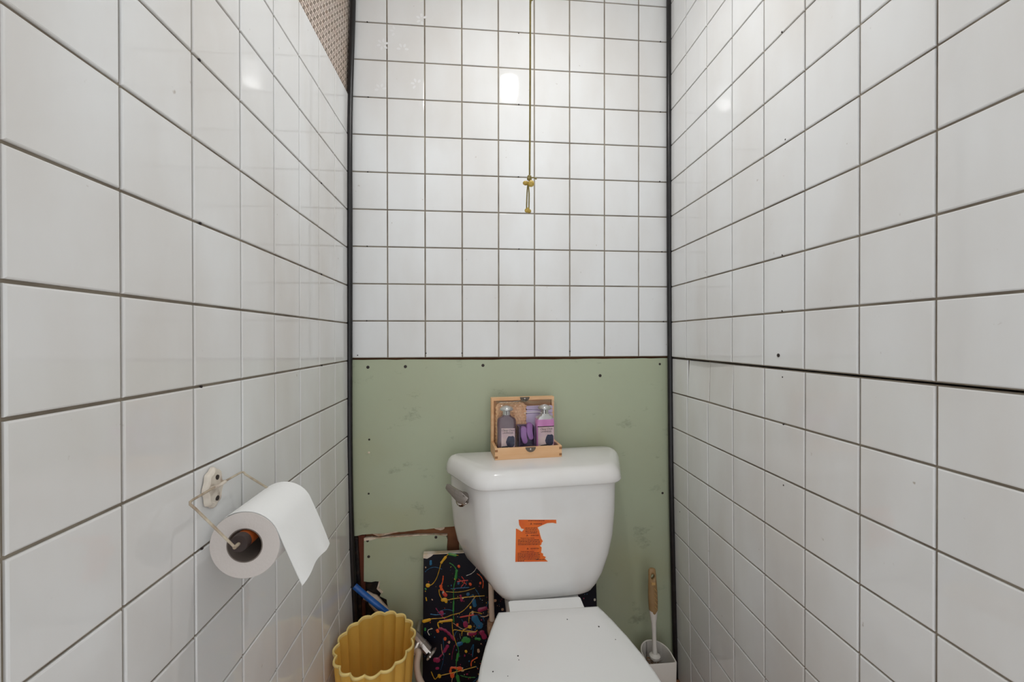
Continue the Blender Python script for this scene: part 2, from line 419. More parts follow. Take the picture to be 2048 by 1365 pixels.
MB().prism(jag([(-.2780, .3400), (-.2840, .3200), (-.2700, .3050)], .001, .008, rn)+[(-.2660, .3090), (-.2790, .3210), (-.2740, .3400)], 'y', D-.001, D+.006).build('torn_edge', 'gypsum', g2, False)
MB().prism([(-.318, .0), (-.340, .0), (-.340, .4755), (-.318, .4755)], 'y', D+.006, D+.0155).build('wood_stud', 'stud', wb2, False)
tar = MB().prism([(-.372, 0), (-.324, 0), (-.328, .3), (-.337, .474), (-.372, .474)], 'y', D-.004, D+.015).build('black_strip', 'black_tar', wb2, False)
MB().prism([(-.336, .02), (-.240, .02), (-.240, .27), (-.262, .335), (-.300, .345), (-.336, .345)], 'y', D+.0125, D+.0157).build('broken_hole', 'black_tar', wb2, False)
cr = MB(); rn2 = random.Random(11)
for i in range(90):
    x, z = rn2.uniform(-.345, -.262), rn2.uniform(.20, .335)
    if z > .33-(x+.345)*.9: continue
    cr.ball((x, D+.012+rn2.uniform(-.006, .004), z), rn2.uniform(.003, .009), 6, 4, (1, .8, 1))
tag(cr.build('crumbled_plaster', 'black_tar', wb2, False), kind='stuff')
MB().tube([(-.318, D+.006, .300), (-.295, D+.002, .288), (-.270, D, .258), (-.25, D, .24)], [.012, .016, .016, .013], 10, 4).build('rag', 'beige', wb2)

def disc(name, mat, parent, p, n, r, t=.0012):
    m = MB(); n = Vector(n).normalized(); a = n.orthogonal().normalized(); b = n.cross(a); p = Vector(p)
    rings = [[p+n*h+(a*math.cos(2*math.pi*i/10)+b*math.sin(2*math.pi*i/10))*q for i in range(10)] for q, h in ((r, -.001), (r, t*.6), (r*.6, t))]
    return m.loft(rings).build(name, mat, parent)
for x, z, r in [(-.307, .968, .0046), (-.2, .969, .0046), (.027, .971, .0046), (.385, .937, .0046), (.575, .971, .0036), (-.304, .757, .0028), (-.306, .599, .0028), (.584, .569, .0036)]:
    disc('screw', 'nail', g1, (x, D+.001, z), (0, -1, 0), r)
disc('screw', 'gypsum', g1, (-.305, D+.001, .719), (0, -1, 0), .003)
for x, z in [(-.310, .461), (-.113, .462), (-.307, .414)]:
    disc('screw', 'nail', g2, (x, D+.0025, z), (0, -1, 0), .0042)
for x, z in [(-.305, 1.967), (.135, 1.963), (.575, 1.967), (-.303, 1.75), (.135, 1.751), (.575, 1.75), (-.305, 1.534), (.134, 1.535), (.573, 1.536), (-.307, 1.319), (-.309, 1.103), (.135, 1.319), (.130, 1.103), (.585, 1.103), (.58, 1.319), (-.335, 1.003), (-.14, 1.008), (-.035, 1.008), (.29, 1.012)]:
    disc('nail', 'nail', wb, (x, D-.0028, z), (0, -1, 0), .0018)
def on_right(y, z, lower=False):
    u = (D-y); return oR+aR*u+Vector((0, 0, z))+nR*((warpRl if lower else warpR)(u, z)+.003)
disc('screw', 'nail', wr, on_right(.759, 1.017), nR, .0036, .002)
for y, z in [(.75, 1.2115), (.75, 1.1035), (.752, 1.6435), (.742, 1.431)]: disc('nail', 'nail', wr, on_right(y, z)-nR*.0006, nR, .0018)
for y, z in [(.751, .975), (.749, .8835), (.748, .7655), (1.18, .533)]: disc('nail', 'nail', wr2, on_right(y, z, True)-nR*.0004, nR, .0016)
def on_left(y, z):
    u = (D-y); return oL+aL*u+Vector((0, 0, z))+nL*(warpL(u, z)+.003)
for y, z in [(.585, 1.2037), (.585, .9870), (.585, 1.4197), (.585, .7715), (1.02, 1.4197), (1.02, 1.2037), (1.02, .9870)]: disc('nail', 'nail', wl, on_left(y, z)-nL*.0006, nL, .0018)

pt = MB()                                    # faint pale petal shapes, slightly lighter than the tiles
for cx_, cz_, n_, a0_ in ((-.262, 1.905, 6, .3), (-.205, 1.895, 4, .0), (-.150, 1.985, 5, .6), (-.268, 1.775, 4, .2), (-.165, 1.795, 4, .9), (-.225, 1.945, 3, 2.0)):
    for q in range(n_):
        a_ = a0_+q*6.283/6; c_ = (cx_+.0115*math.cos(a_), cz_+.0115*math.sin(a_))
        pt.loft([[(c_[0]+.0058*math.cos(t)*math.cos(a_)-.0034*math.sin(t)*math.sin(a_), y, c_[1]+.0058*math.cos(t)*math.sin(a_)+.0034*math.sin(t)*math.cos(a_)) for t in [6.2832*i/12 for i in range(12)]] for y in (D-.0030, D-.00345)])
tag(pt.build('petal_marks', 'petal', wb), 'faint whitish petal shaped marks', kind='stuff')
# black corner trims, slightly bowed as they hang
def bow(P): return spline([Vector(p) for p in P], 6)
t1 = MB().tube(bow([(-.334, 1.222, 0), (-.3404, 1.222, .2485), (-.3495, 1.222, .445), (-.3547, 1.222, .754), (-.3528, 1.222, 1.334), (-.3517, 1.222, 1.676), (-.3415, 1.222, 2.018), (-.337, 1.222, 2.30)]), .0080, 12).build('trim_1', 'black_trim')
tag(t1, 'black round corner trim on the left of the end wall', kind='structure')
t2 = MB().tube(bow([(.6206, 1.222, 0), (.6157, 1.222, .16), (.6107, 1.222, .35), (.6041, 1.222, .6615), (.5981, 1.222, 1.3536), (.5969, 1.222, 2.0874), (.5965, 1.222, 2.30)]), .0078, 12).build('trim_2', 'black_trim')
tag(t2, 'black round corner trim on the right of the end wall', kind='structure')

# ---------------------------------------------------------------- ceiling lamp with its pull cord
LX, LY = 0.146, 0.775
lamp = thing('ceiling_lamp', 'white lampholder with a bare glowing bulb on the ceiling', 'lamp', (LX, LY, CEIL))
MB().lathe([(.0, 0), (.058, 0), (.060, -.010), (.052, -.026), (.034, -.040), (.030, -.075), (.0, -.075)], 32, cap=False).build('lampholder', 'lamp_white', lamp)
MB().lathe([(.0, -.072), (.0135, -.072), (.0135, -.100), (.018, -.118), (.028, -.160), (.0340, -.186)], 32, cap=False).build('bulb_collar', 'lamp_white', lamp)
MB().lathe([(.0340, -.186), (.0366, -.202), (.037, -.218), (.0345, -.243), (.025, -.261), (.0125, -.269), (.0, -.271)], 32, cap=False).build('bulb', 'bulb', lamp)
CX, CY = 0.1050, 0.780
cord = thing('pull_cord', 'olive gold pull cord with knotted beads hanging before the tiles', 'cord', (CX, CY, 1.29))
MB().tube([(.0035, 0, .945), (.003, 0, .60), (.0022, 0, .25), (.0010, 0, .072)], .0017, 8, 4).build('string', 'cord', cord)
MB().tube([(.0060, 0, .945), (.0060, .001, .45), (.0055, .001, .415), (.0035, 0, .395)], [.0020, .0022, .0024, .0010], 8, 4).build('string', 'cord', cord)
kn = MB()
for c_, r_ in (((.0005, 0, .067), .0042), ((-.0012, -.002, .063), .0034), ((.002, .001, .062), .0034)): kn.ball(c_, r_)
kn.tube([(.002, 0, .064), (.008, 0, .0665), (.0125, 0, .0645)], .0011, 6, 3); kn.ball((.0130, 0, .0645), .0018)
kn.build('knot', 'cord', cord)
MB().ball((-.0065, 0, .0555), .0050, 14, 10, (1.15, .9, .85)).build('bead', 'bead', cord)
MB().ball((.0035, -.001, .0545), .0065, 14, 10, (1.0, .9, .95)).build('bead', 'bead', cord)
MB().tube([(-.0025, 0, .053), (-.0040, 0, .035), (-.0050, 0, .006)], .0013, 6, 3).build('string', 'cord', cord)
MB().tube([(-.0015, 0, .053), (0, 0, .035), (-.0005, 0, .006)], .0013, 6, 3).build('string', 'cord', cord)
MB().ball((-.0045, 0, .0035), .0042, 12, 8).ball((.0000, 0, .0025), .0040, 12, 8).ball((-.0025, -.001, .0065), .0026, 8, 6).build('bead', 'bead', cord)

# ---------------------------------------------------------------- toilet
TX, TY, TROT = 0.173, 1.200, R(4.5)
toilet = thing('toilet', 'white porcelain toilet with closed lid against the green board', 'toilet', (TX, TY, 0))
def tank_sec(z, wb_, wf, yf, yb=0.0, rb=.02, rm=.045, rf=.038, ymid=-.035):
    P = [(-wb_, yb), (-wb_, ymid), (-wf, yf), (wf, yf), (wb_, ymid), (wb_, yb)]
    return [(x, y, z) for x, y in rpoly(P, [rb, rm, rf, rf, rm, rb], 6)]
m = MB(); m.loft([tank_sec(*a) for a in [
    (.3960, .100, .098, -.166, -.02), (.3985, .128, .109, -.178, -.012), (.4060, .152, .117, -.185, -.006), (.4220, .176, .127, -.189), (.4480, .201, .139, -.1905),
    (.4930, .223, .154, -.1905), (.5400, .233, .164, -.190), (.6000, .2385, .170, -.188), (.6900, .2405, .173, -.186)]])
tank = m.build('tank', 'porcelain', toilet, True, 50); tank.rotation_euler.z = TROT
m = MB(); m.loft([tank_sec(*a) for a in [
    (.6830, .244, .176, -.190), (.6835, .2510, .182, -.198), (.6880, .2530, .184, -.2005), (.7050, .2500, .1800, -.1955), (.7160, .2450, .1745, -.1890), (.7225, .2380, .1680, -.1810), (.7250, .2280, .1580, -.1690)]])
tlid = m.build('tank_lid', 'porcelain', toilet, True, 60); tlid.rotation_euler.z = TROT
# chrome flush lever on the left facet of the tank
hd = MB()
def flat_bar(pts, nrm):                     # pts: (centre, half-width, half-thickness) along the lever
    secs = []; nrm = Vector(nrm).normalized()
    C_ = [Vector(p[0]) for p in pts]
    for i, (c, w, t) in enumerate(pts):
        d = (C_[min(i+1, len(C_)-1)]-C_[max(i-1, 0)]).normalized(); s_ = d.cross(nrm).normalized(); q = s_.cross(d)
        secs.append([Vector(c)+s_*w*math.copysign(abs(math.cos(a))**.6, math.cos(a))+q*t*math.copysign(abs(math.sin(a))**.6, math.sin(a)) for a in [2*math.pi*k/12 for k in range(12)]])
    return secs
fn = Vector((-.92, -.40, 0)).normalized()
hd.loft(flat_bar([((-.2030, -.1500, .6470), .0070, .004), ((-.2070, -.1560, .6500), .0130, .007), ((-.2180, -.1520, .6560), .0150, .0060), ((-.2320, -.1370, .6630), .0120, .0046), ((-.2480, -.1170, .6710), .0088, .0034), ((-.2525, -.1115, .6725), .0060, .0028)], (-.75, -.66, .25)))
lever = hd.build('flush_lever', 'chrome', tank)
MB().tube([Vector((-.2080, -.1200, .6450)), Vector((-.2180, -.1420, .6420)), Vector((-.2190, -.1460, .6440))], [.0150, .0135, .0085], 16).build('lever_boss', 'chrome', lever)
MB().ball((-.2065, -.1545, .6425), .0042, 10, 8, (1.3, 1, .8)).build('lever_rivet', 'chrome', lever)
# torn orange sticker on the front of the tank
FY = -.1902
SP = [(-0.0796, 0.6062), (0.0157, 0.599), (0.0157, 0.5899), (0.0069, 0.5926), (-0.0076, 0.5927), (-0.0199, 0.5887), (-0.0321, 0.5837), (-0.0281, 0.5759), (-0.026, 0.5657), (-0.023, 0.5555), (-0.0189, 0.5492), (-0.0225, 0.5455), (-0.023, 0.5415), (-0.0271, 0.5389), (-0.0225, 0.5345), (-0.023, 0.5276), (-0.024, 0.5217), (-0.0189, 0.5187), (-0.0184, 0.5132), (-0.0117, 0.5096), (-0.0143, 0.5058), (-0.0066, 0.4981), (-0.0883, 0.5047), (-0.0862, 0.5855), (-0.0787, 0.5814), (-0.0716, 0.5764), (-0.0661, 0.5824), (-0.0726, 0.5844), (-0.0781, 0.5937)]
def tank_front(z): return interp([(.4480, -.1905), (.4930, -.1905), (.5400, -.190), (.6000, -.188), (.6900, -.186)], z)
def sticker(poly, lift):
    bm = bmesh.new(); vs_ = [bm.verts.new((x, tank_front(z)-lift, z)) for x, z in poly]
    fc = bm.faces.new(vs_); bmesh.ops.triangulate(bm, faces=[fc])
    ex = bmesh.ops.extrude_face_region(bm, geom=bm.faces[:])
    for v in [g for g in ex['geom'] if isinstance(g, bmesh.types.BMVert)]: v.co.y += .0002
    bmesh.ops.recalc_face_normals(bm, faces=bm.faces)
    me = bpy.data.meshes.new('sticker'); bm.to_mesh(me); bm.free(); return me
cxs = sum(p[0] for p in SP)/len(SP); czs = sum(p[1] for p in SP)/len(SP)
me = sticker(SP, .0007); me.materials.append(MAT['sticker']); stk = link('warning_sticker', me, tank)
tag(stk, 'torn orange warning sticker')
rim = []
for i, (x, z) in enumerate(SP):                       # white torn paper showing along the ragged edges
    torn = 2 <= i <= 21 or i >= 23
    rim.append((x+(.0016 if 2 <= i <= 21 else (-.0003)), z-(.0012 if (i >= 25 or 2 <= i <= 5) else -.0002)))
rim[24] = (rim[24][0]+.0025, rim[24][1]+.0018); rim[25] = (rim[25][0]+.0008, rim[25][1]-.0006)
me = sticker(rim, .0004); me.materials.append(MAT['sticker_edge']); link('torn_paper', me, stk)
SA = R(-4.0)
def put_text(body, size, x, z, shear=0.0, parent=stk):
    me = text_mesh(body, size, shear, .00008); me.materials.clear(); me.materials.append(MAT['ink'])
    o = link('lettering', me, parent)
    o.matrix_local = Matrix.Translation((x, tank_front(z)-.0010, z)) @ Matrix.Rotation(-SA, 4, 'Y') @ Matrix.Rotation(R(90), 4, 'X')
    return o
put_text('WARNING', .0046, -.0315, .5925)
put_text('AVERTISSE', .0044, -.0395, .5650)
put_text('ADVERTEN', .0044, -.0395, .5330)
put_text('Risque de fuites externes', .0034, -.0575, .5600)
put_text('Riesgo de fugas externas', .0034, -.0580, .5277)
for x, z in [(-.0484, .5939), (-.0585, .5664), (-.0576, .5341)]:   # warning triangles
    tri = MB(); y = tank_front(z)-.0009
    for k_ in range(3):
        a0, a1 = math.pi/2+k_*2*math.pi/3, math.pi/2+(k_+1)*2*math.pi/3
        o_, i_ = .0030, .0019
        tri.add([(x+o_*math.cos(a0), y, z+o_*math.sin(a0)), (x+o_*math.cos(a1), y, z+o_*math.sin(a1)), (x+i_*math.cos(a1), y, z+i_*math.sin(a1)), (x+i_*math.cos(a0), y, z+i_*math.sin(a0))], [(0, 1, 2, 3)])
    tri.box(x-.0003, x+.0003, y-.00005, y, z-.0006, z+.0012)
    tri.build('warning_triangle', 'ink', stk, False)
ln = MB(); rl = random.Random(5)          # rows of fine print too small to read
def print_row(x0, x1, z):
    x = x0
    while x < x1-.0012:
        w = min(rl.uniform(.0020, .0068), x1-x)
        zz = z-(x-x0)*math.tan(R(4.0)); ln.box(x, x+w, tank_front(zz)-.0010, tank_front(zz)-.0008, zz-.00062, zz+.00062); x += w+.0011
for z in (.5845, .5805, .5765, .5727): print_row(-.0630, -.0330, z)
for z in (.5572, .5535, .5497, .5460): print_row(-.0815, -.0265, z)
for z in (.5250, .5213, .5176, .5140, .5103): print_row(-.0825, -.0265, z)
print_row(-.0560, -.0130, .6022); print_row(-.0370, -.0125, .5055); print_row(-.0825, -.064, .5065)
tag(ln.build('fine_print', 'ink', stk, False), kind='stuff')

# bowl, seat and lid: outline as (y, half width)
OUT = [(-.248, .119), (-.27, .127), (-.30, .137), (-.35, .151), (-.40, .162), (-.45, .1695), (-.50, .173), (-.55, .170), (-.60, .158), (-.64, .138), (-.67, .108), (-.690, .070), (-.698, .030)]
def seat_ring(z, inset=0.0, s=1.0):
    pts = [(w*s-inset, y+(inset if i < 1 else -inset*.0)) for i, (y, w) in enumerate(OUT)]
    pts = [(x, max(y, -.698+inset)) for x, y in pts]
    L_ = [(x, y, z) for x, y in pts]; return L_+[(-x, y, z) for x, y, z in reversed(L_)]
def ring_at(z, sx, sy, cy=-.43, oy=0.0):
    return [(x*sx, cy+(y-cy)*sy+oy, z) for x, y, _ in seat_ring(0)]
tlt = MB().loft([ring_at(.4015, .985, .985), ring_at(.4030, .998, .998), ring_at(.4140, 1, 1), ring_at(.4180, .988, .99), ring_at(.4200, .955, .96), ring_at(.4210, .80, .80)])
lid = tlt.build('seat_lid', 'seat', toilet, True, 50)
MB().loft([[(x, y, z) for x, y in rpoly([(-.091, yb), (-.091, yf), (.085, yf), (.085, yb)], .006, 3)] for z, yb, yf in ((.4010, -.206, -.262), (.4110, -.203, -.262), (.4165, -.208, -.262))]).build('hinge_flap', 'seat', lid)
MB().loft([ring_at(.3835, .97, .97), ring_at(.3850, .99, .99), ring_at(.3960, 1, 1), ring_at(.4005, .985, .985)]).build('seat_ring', 'seat', toilet, True, 50)
MB().loft([ring_at(0, .62, .78, oy=.06), ring_at(.02, .60, .77, oy=.06), ring_at(.10, .52, .68, oy=.07), ring_at(.20, .60, .72, oy=.05), ring_at(.29, .84, .88, oy=.02), ring_at(.345, .955, .965), ring_at(.370, .975, .98), ring_at(.383, .96, .97)]).build('bowl', 'porcelain', toilet, True, 50)
MB().loft([[(x, y, z) for x, y in rpoly([(-w, yb), (-w, -.30), (w, -.30), (w, yb)], .03, 5)] for z, w, yb in ((0.0, .085, -.06), (.20, .075, -.10), (.30, .080, -.06), (.35, .092, -.03), (.375, .095, -.028), (.3960, .090, -.035))]).build('rear_deck', 'porcelain', toilet, True, 50)
sp = MB(); rs = random.Random(2)
Rm = Matrix.Rotation(TROT, 3, 'Z')
for i, (x, y) in enumerate([(0.0113, -0.2937), (0.0126, -0.3133), (0.0721, -0.3278), (0.0796, -0.3177), (0.0918, -0.3705), (-0.1172, -0.3796), (-0.1174, -0.3899), (-0.1206, -0.3921), (-0.1708, -0.4092), (-0.1592, -0.4071), (-0.1449, -0.4246), (-0.1132, -0.3143), (-0.0902, -0.3277), (-0.1158, -0.4219), (-0.082, -0.3685)]):
    p = Rm @ Vector((x, y, 0)); r_ = (.0016, .0010, .0021, .0008, .0014, .0022, .0014, .0010, .0014, .0010, .0015, .0007, .0007, .0007, .0012)[i]
    sp.ball((p.x, p.y, .4207), r_, 6, 4, (rs.uniform(.8, 1.2), rs.uniform(1.0, 1.6), .35))
tag(sp.build('dirt_specks', 'speck', lid), kind='stuff')

# ---------------------------------------------------------------- splatter painting leaning behind the toilet
PB, PT_ = Vector((-.145, 1.165, 0)), Vector((0, .040, .440))
PH = PT_.length-.010; pup = PT_.normalized(); pn = Vector((0, pup.z, -pup.y))
ptg = thing('canvas_painting', 'black canvas covered in colourful paint splatters, leaning behind the toilet', 'painting', PB)
ptg.rotation_euler = (-math.atan2(.040, .440), 0, 0)
PW = .505
cv = MB().loft([[(x, y, z) for x, z in rpoly([(0, 0), (PW, 0), (PW, PH-.002), (0, PH-.002)], .003, 2)] for y in (0.0, .003, .018)]).build('canvas', 'canvas_black', ptg, True, 30)
MB().box(-.0005, PW+.0005, .0015, .0185, PH-.004, PH+.0005).build('canvas_edge', 'canvas_side', ptg, False)
MB().loft([[(x, y, z) for x, z in [(-.001, PH-.010), (.010, PH-.012), (.022, PH-.006), (.03, PH+.0008), (-.001, PH+.0008)]] for y in (-.0006, .019)]).build('chipped_corner', 'canvas_side', ptg, False)
PAINT=[('y',[(0.0985,0.425),(0.0729,0.4295),(0.0627,0.4217),(0.0509,0.4074),(0.0442,0.3848),(0.0359,0.3623),(0.0242,0.3482),(0.0124,0.3466)],0.0017),('y',[(0.0627,0.4217),(0.0509,0.4074)],0.00442),('y',[(0.0124,0.3466),(0.0134,0.3462)],0.00679),('g',[(0.0746,0.4046),(0.0849,0.3975),(0.0944,0.3822),(0.0917,0.3594),(0.0867,0.34),(0.0857,0.3139),(0.0868,0.2944),(0.0852,0.2685),(0.0869,0.2426)],0.00238),('g',[(0.0944,0.3822),(0.0917,0.3627)],0.00476),('g',[(0.0858,0.2977),(0.0852,0.2718)],0.0034),('b',[(0.0204,0.4122),(0.0204,0.404)],0.00408),('o',[(0.0561,0.3694),(0.0545,0.3548),(0.0495,0.3387),(0.058,0.3285),(0.0648,0.3167)],0.00272),('o',[(0.0495,0.342),(0.0512,0.3338)],0.00544),('r',[(0.0597,0.3203),(0.0631,0.3168)],0.00612),('y',[(0.0445,0.3325),(0.0462,0.3194),(0.0547,0.3043),(0.0615,0.3023),(0.0851,0.3058),(0.1292,0.3083),(0.1737,0.309)],0.00204),('y',[(0.0547,0.3043),(0.0631,0.3048)],0.00578),('y',[(0.0015,0.2494),(0.0215,0.2546),(0.0583,0.2556),(0.0818,0.2623),(0.1054,0.2673),(0.1258,0.2824),(0.1497,0.3104)],0.0017),('y',[(0.0015,0.2494),(0.0181,0.2526)],0.0051),('y',[(0.0818,0.2477),(0.065,0.2471),(0.0466,0.2451),(0.0416,0.2405),(0.045,0.2291)],0.00306),('y',[(0.0802,0.2478),(0.0483,0.2456)],0.00442),('o',[(0.04,0.223),(0.0417,0.2197)],0.00476),('m',[(0.0467,0.2274),(0.0618,0.2216),(0.0752,0.2096),(0.087,0.196)],0.00476),('y',[(0.0819,0.2429),(0.0836,0.2171),(0.0887,0.1975),(0.0954,0.1778)],0.0017),('y',[(0.0836,0.2171),(0.0886,0.2216),(0.1089,0.2171),(0.1427,0.2117),(0.1529,0.2159)],0.00204),('y',[(0.1089,0.2042),(0.1122,0.2185),(0.1291,0.2255)],0.0017),('y',[(0.1308,0.227),(0.1332,0.2262)],0.00578),('g',[(0.119,0.1939),(0.1257,0.1903)],0.00951),('b',[(0.0988,0.1808),(0.1072,0.1835)],0.00679),('g',[(0.0971,0.1777),(0.1005,0.1615),(0.0955,0.1428),(0.0939,0.1238),(0.0973,0.0809)],0.00204),('g',[(0.0988,0.1553),(0.0955,0.1396)],0.00442),('g',[(0.0972,0.0951),(0.1006,0.0791)],0.00612),('m',[(0.0371,0.1436),(0.052,0.1553),(0.0653,0.1766)],0.0034),('m',[(0.0603,0.1658),(0.0686,0.178)],0.00612),('m',[(0.0355,0.1443),(0.0421,0.1426)],0.00815),('b',[(0.0568,0.1995),(0.0587,0.1516),(0.0506,0.1174)],0.00136),('p',[(0.0519,0.1839),(0.0537,0.1647),(0.0587,0.1548)],0.0017),('o',[(0.0772,0.1092),(0.0805,0.12),(0.0989,0.1171),(0.1056,0.1167)],0.00408),('o',[(0.1022,0.1169),(0.1056,0.1151)],0.00679),('o',[(0.0822,0.1025),(0.0829,0.0977)],0.00679),('y',[(0.0241,0.1129),(0.0341,0.0934),(0.0457,0.1004),(0.0789,0.1059),(0.1123,0.1114),(0.1493,0.1184)],0.00204),('y',[(0.0457,0.102),(0.0473,0.0987)],0.0051),('o',[(0.1358,0.1209),(0.1375,0.1335),(0.1527,0.1421)],0.00306),('m',[(0.0515,0.2705),(0.0532,0.2672)],0.00679),('b',[(0.0214,0.2675),(0.0381,0.2649),(0.0616,0.2667)],0.00238),('r',[(0.0969,0.3525),(0.1088,0.3536),(0.1258,0.3543)],0.00272),('r',[(0.1088,0.3651),(0.1173,0.3515),(0.1088,0.3388)],0.00204),('r',[(0.1003,0.3589),(0.1224,0.343)],0.0017),('y',[(0.0647,0.3265),(0.0918,0.3234),(0.119,0.3252),(0.1463,0.3319)],0.00136),('o',[(0.1327,0.3441),(0.1344,0.3424)],0.00442),('o',[(0.1002,0.3951),(0.1012,0.3934)],0.00442),('b',[(0.1428,0.2977),(0.1462,0.2845)],0.00679),('m',[(0.1598,0.2706),(0.177,0.2745)],0.00679),('m',[(0.119,0.2374),(0.1207,0.2308)],0.00747),('b',[(0.1462,0.2487),(0.1597,0.2284)],0.01189),('m',[(0.1325,0.2075),(0.1461,0.2083)],0.00679),('m',[(0.1665,0.2086),(0.1732,0.1969)],0.00883),('y',[(0.1292,0.2368),(0.1309,0.2593),(0.1394,0.267),(0.1666,0.2605)],0.0017),('y',[(0.0615,0.3023),(0.0648,0.2989)],0.00476),('p',[(0.0852,0.2395),(0.1122,0.2217),(0.1461,0.2131)],0.00136),('g',[(0.1494,0.1936),(0.1596,0.1913)],0.00476),('b',[(0.1358,0.1656),(0.1426,0.178),(0.1392,0.1462)],0.00238),('y',[(0.1207,0.1618),(0.1217,0.1601)],0.00408),('p',[(0.1561,0.1626),(0.1568,0.1578)],0.00408),('w',[(0.1038,0.2094),(0.1055,0.1964)],0.00102),('y',[(0.0077,0.3134),(0.0094,0.3053)],0.00238),('p',[(0.0244,0.3076),(0.0261,0.3059)],0.00238),('g',[(0.0058,0.3379),(0.0075,0.3361)],0.0034),('g',[(0.0729,0.4295),(0.0916,0.4253)],0.00408),('r',[(0.158,0.2285),(0.1597,0.2268)],0.00408),('b',[(0.0782,0.3339),(0.1292,0.3344)],0.00204),('m',[(0.1054,0.3128),(0.1088,0.2996)],0.00408),('r',[(0.1055,0.2544),(0.1428,0.2586)],0.0034)]
by = {}
PN = dict(y='yellow', g='green', b='teal blue', o='orange', r='red', m='magenta', p='cream', w='white')
def blob_path(b, P, r, h=.0011):
    P = [Vector((x, 0, z)) for x, z in P]
    if len(P) > 2: P = spline(P, 5)
    secs = []
    for i, p in enumerate(P):
        t = (P[min(i+1, len(P)-1)]-P[max(i-1, 0)]); t = t.normalized() if t.length > 1e-6 else Vector((1, 0, 0))
        s_ = Vector((-t.z, 0, t.x)); rr = r*(1+.25*math.sin(i*1.7+r*9000))
        secs.append([p+s_*rr*c_ + Vector((0, -h*d_, 0)) for c_, d_ in ((-1, -.3), (-.7, .6), (0, 1), (.7, .6), (1, -.3))])
    n0 = P[0]; n1 = P[-1]
    b.loft(secs, True, True)
    for q in (P[0], P[-1]): b.ball((q.x, 0, q.z), r, 8, 6, (1, h/r, 1))
for c_, pts, r_ in PAINT:
    if all(0 < x < PW and 0 < z < PH for x, z in pts):
        b = MB(); blob_path(b, pts, r_*(.62 if r_ < .0035 else .85)); tag(b.build('paint_drip', 'paint_'+c_, cv), PN[c_]+' paint drip')
rp = random.Random(21)
for i in range(700):
    x = min(PW-.006, max(.006, rp.gauss(.20, .13))); z = rp.uniform(.01, PH-.03)
    if x < .06 and rp.random() < .6: continue
    c_ = rp.choice('yygbbombmppwr')
    b = by.setdefault(c_, MB())
    if rp.random() < .16:
        a = rp.uniform(0, 6.28); L_ = rp.uniform(.01, .05); k_ = rp.uniform(-.01, .01)
        P = [(x+math.cos(a)*L_*t-math.sin(a)*k_*math.sin(t*3.1), z+math.sin(a)*L_*t+math.cos(a)*k_*math.sin(t*3.1)) for t in (0, .35, .7, 1)]
        if all(.004 < q[0] < PW-.004 and .004 < q[1] < PH-.02 for q in P): blob_path(b, P, rp.uniform(.0005, .0014), .0006)
    else:
        r_ = rp.uniform(.0006, .0018) if rp.random() < .85 else rp.uniform(.002, .0055)
        b.ball((x, 0, z), r_, 7, 5, (rp.uniform(.7, 1.2), .0006/r_, rp.uniform(.8, 1.5)))
allp = MB(); mi = []
for q, (c_, b) in enumerate(by.items()):
    allp.add(b.v, b.f); mi += [q]*len(b.f)
spl = allp.build('paint_splatter', 'paint_y', cv); spl.data.materials.clear()
for c_ in by: spl.data.materials.append(MAT['paint_'+c_])
spl.data.polygons.foreach_set('material_index', mi)
tag(spl, 'fine multicoloured paint splatter', kind='stuff')

# ---------------------------------------------------------------- wastebasket
bx, by_ = -.2445, 1.050
wbk = thing('wastebasket', 'yellow plastic wastebasket with scalloped rim beside the toilet', 'wastebasket', (bx, by_, 0))
def scal(z, k_, off=0.0, amp=.085, n=16):
    ring = []
    for i in range(n*8):
        t = 2*math.pi*i/(n*8); s_ = abs(math.sin(n*t/2))
        r_ = 1-amp*(1-s_)**1.0
        ring.append((math.cos(t)*(.0975*k_*r_-off), math.sin(t)*(.1150*k_*r_-off), z))
    return ring
ZB = .300
MB().loft([scal(0, .74), scal(.004, .75), scal(.10, .83), scal(.20, .91), scal(ZB-.004, .985), scal(ZB-.004, .985, .0022), scal(.20, .91, .0022), scal(.10, .83, .0022), scal(.006, .75, .0022)]).build('body', 'yellow', wbk, True, 40)
MB().loft([scal(ZB-.007, .986, 0), scal(ZB-.005, 1.0, -.0008), scal(ZB, 1.0, -.0006), scal(ZB+.0012, .996), scal(ZB, .985, .0022), scal(ZB-.006, .983, .0024)], False, False).build('rim', 'yellow_rim', wbk, True, 60)

# ---------------------------------------------------------------- pipes and valve
pipe = MB().tube([(-.3400, 1.2130, .3450), (-.3150, 1.2080, .3250), (-.2850, 1.2030, .3020), (-.2550, 1.1990, .2780), (-.228, 1.196, .255)], .0085, 14, 3).build('blue_pipe', 'blue')
tag(pipe, 'short blue plastic pipe poking out of the broken wall corner', 'pipe')
val = thing('water_valve', 'chrome shutoff valve with beige hose on the wall beside the painting', 'valve', (0, 0, 0))
MB().tube([(-.158, D+.004, .214), (-.158, 1.170, .214)], .0075, 14).build('wall_pipe', 'satin', val)
vdir = Vector((.040, -.012, -.040)); v0 = Vector((-.166, 1.165, .230))
vb = MB().tube([v0, v0+vdir*.55, v0+vdir*.56, v0+vdir], [.0110, .0110, .0125, .0125], 8).build('valve_body', 'satin', val, True, 30)
MB().tube([v0+vdir, v0+vdir*1.16], .0045, 10).build('valve_stem', 'satin', vb)
hm = MB(); hc = v0+vdir*1.2; dn = vdir.normalized(); ha = dn.orthogonal().normalized(); hb = dn.cross(ha)
hm.loft([[hc+dn*h+(ha*math.cos(t)*.0165+hb*math.sin(t)*.0095)*(q*(1+.10*math.cos(6*t))) for t in [2*math.pi*i/30 for i in range(30)]] for q, h in ((.75, -.004), (1, -.002), (1, .002), (.75, .004))])
hm.build('valve_handle', 'satin', val)
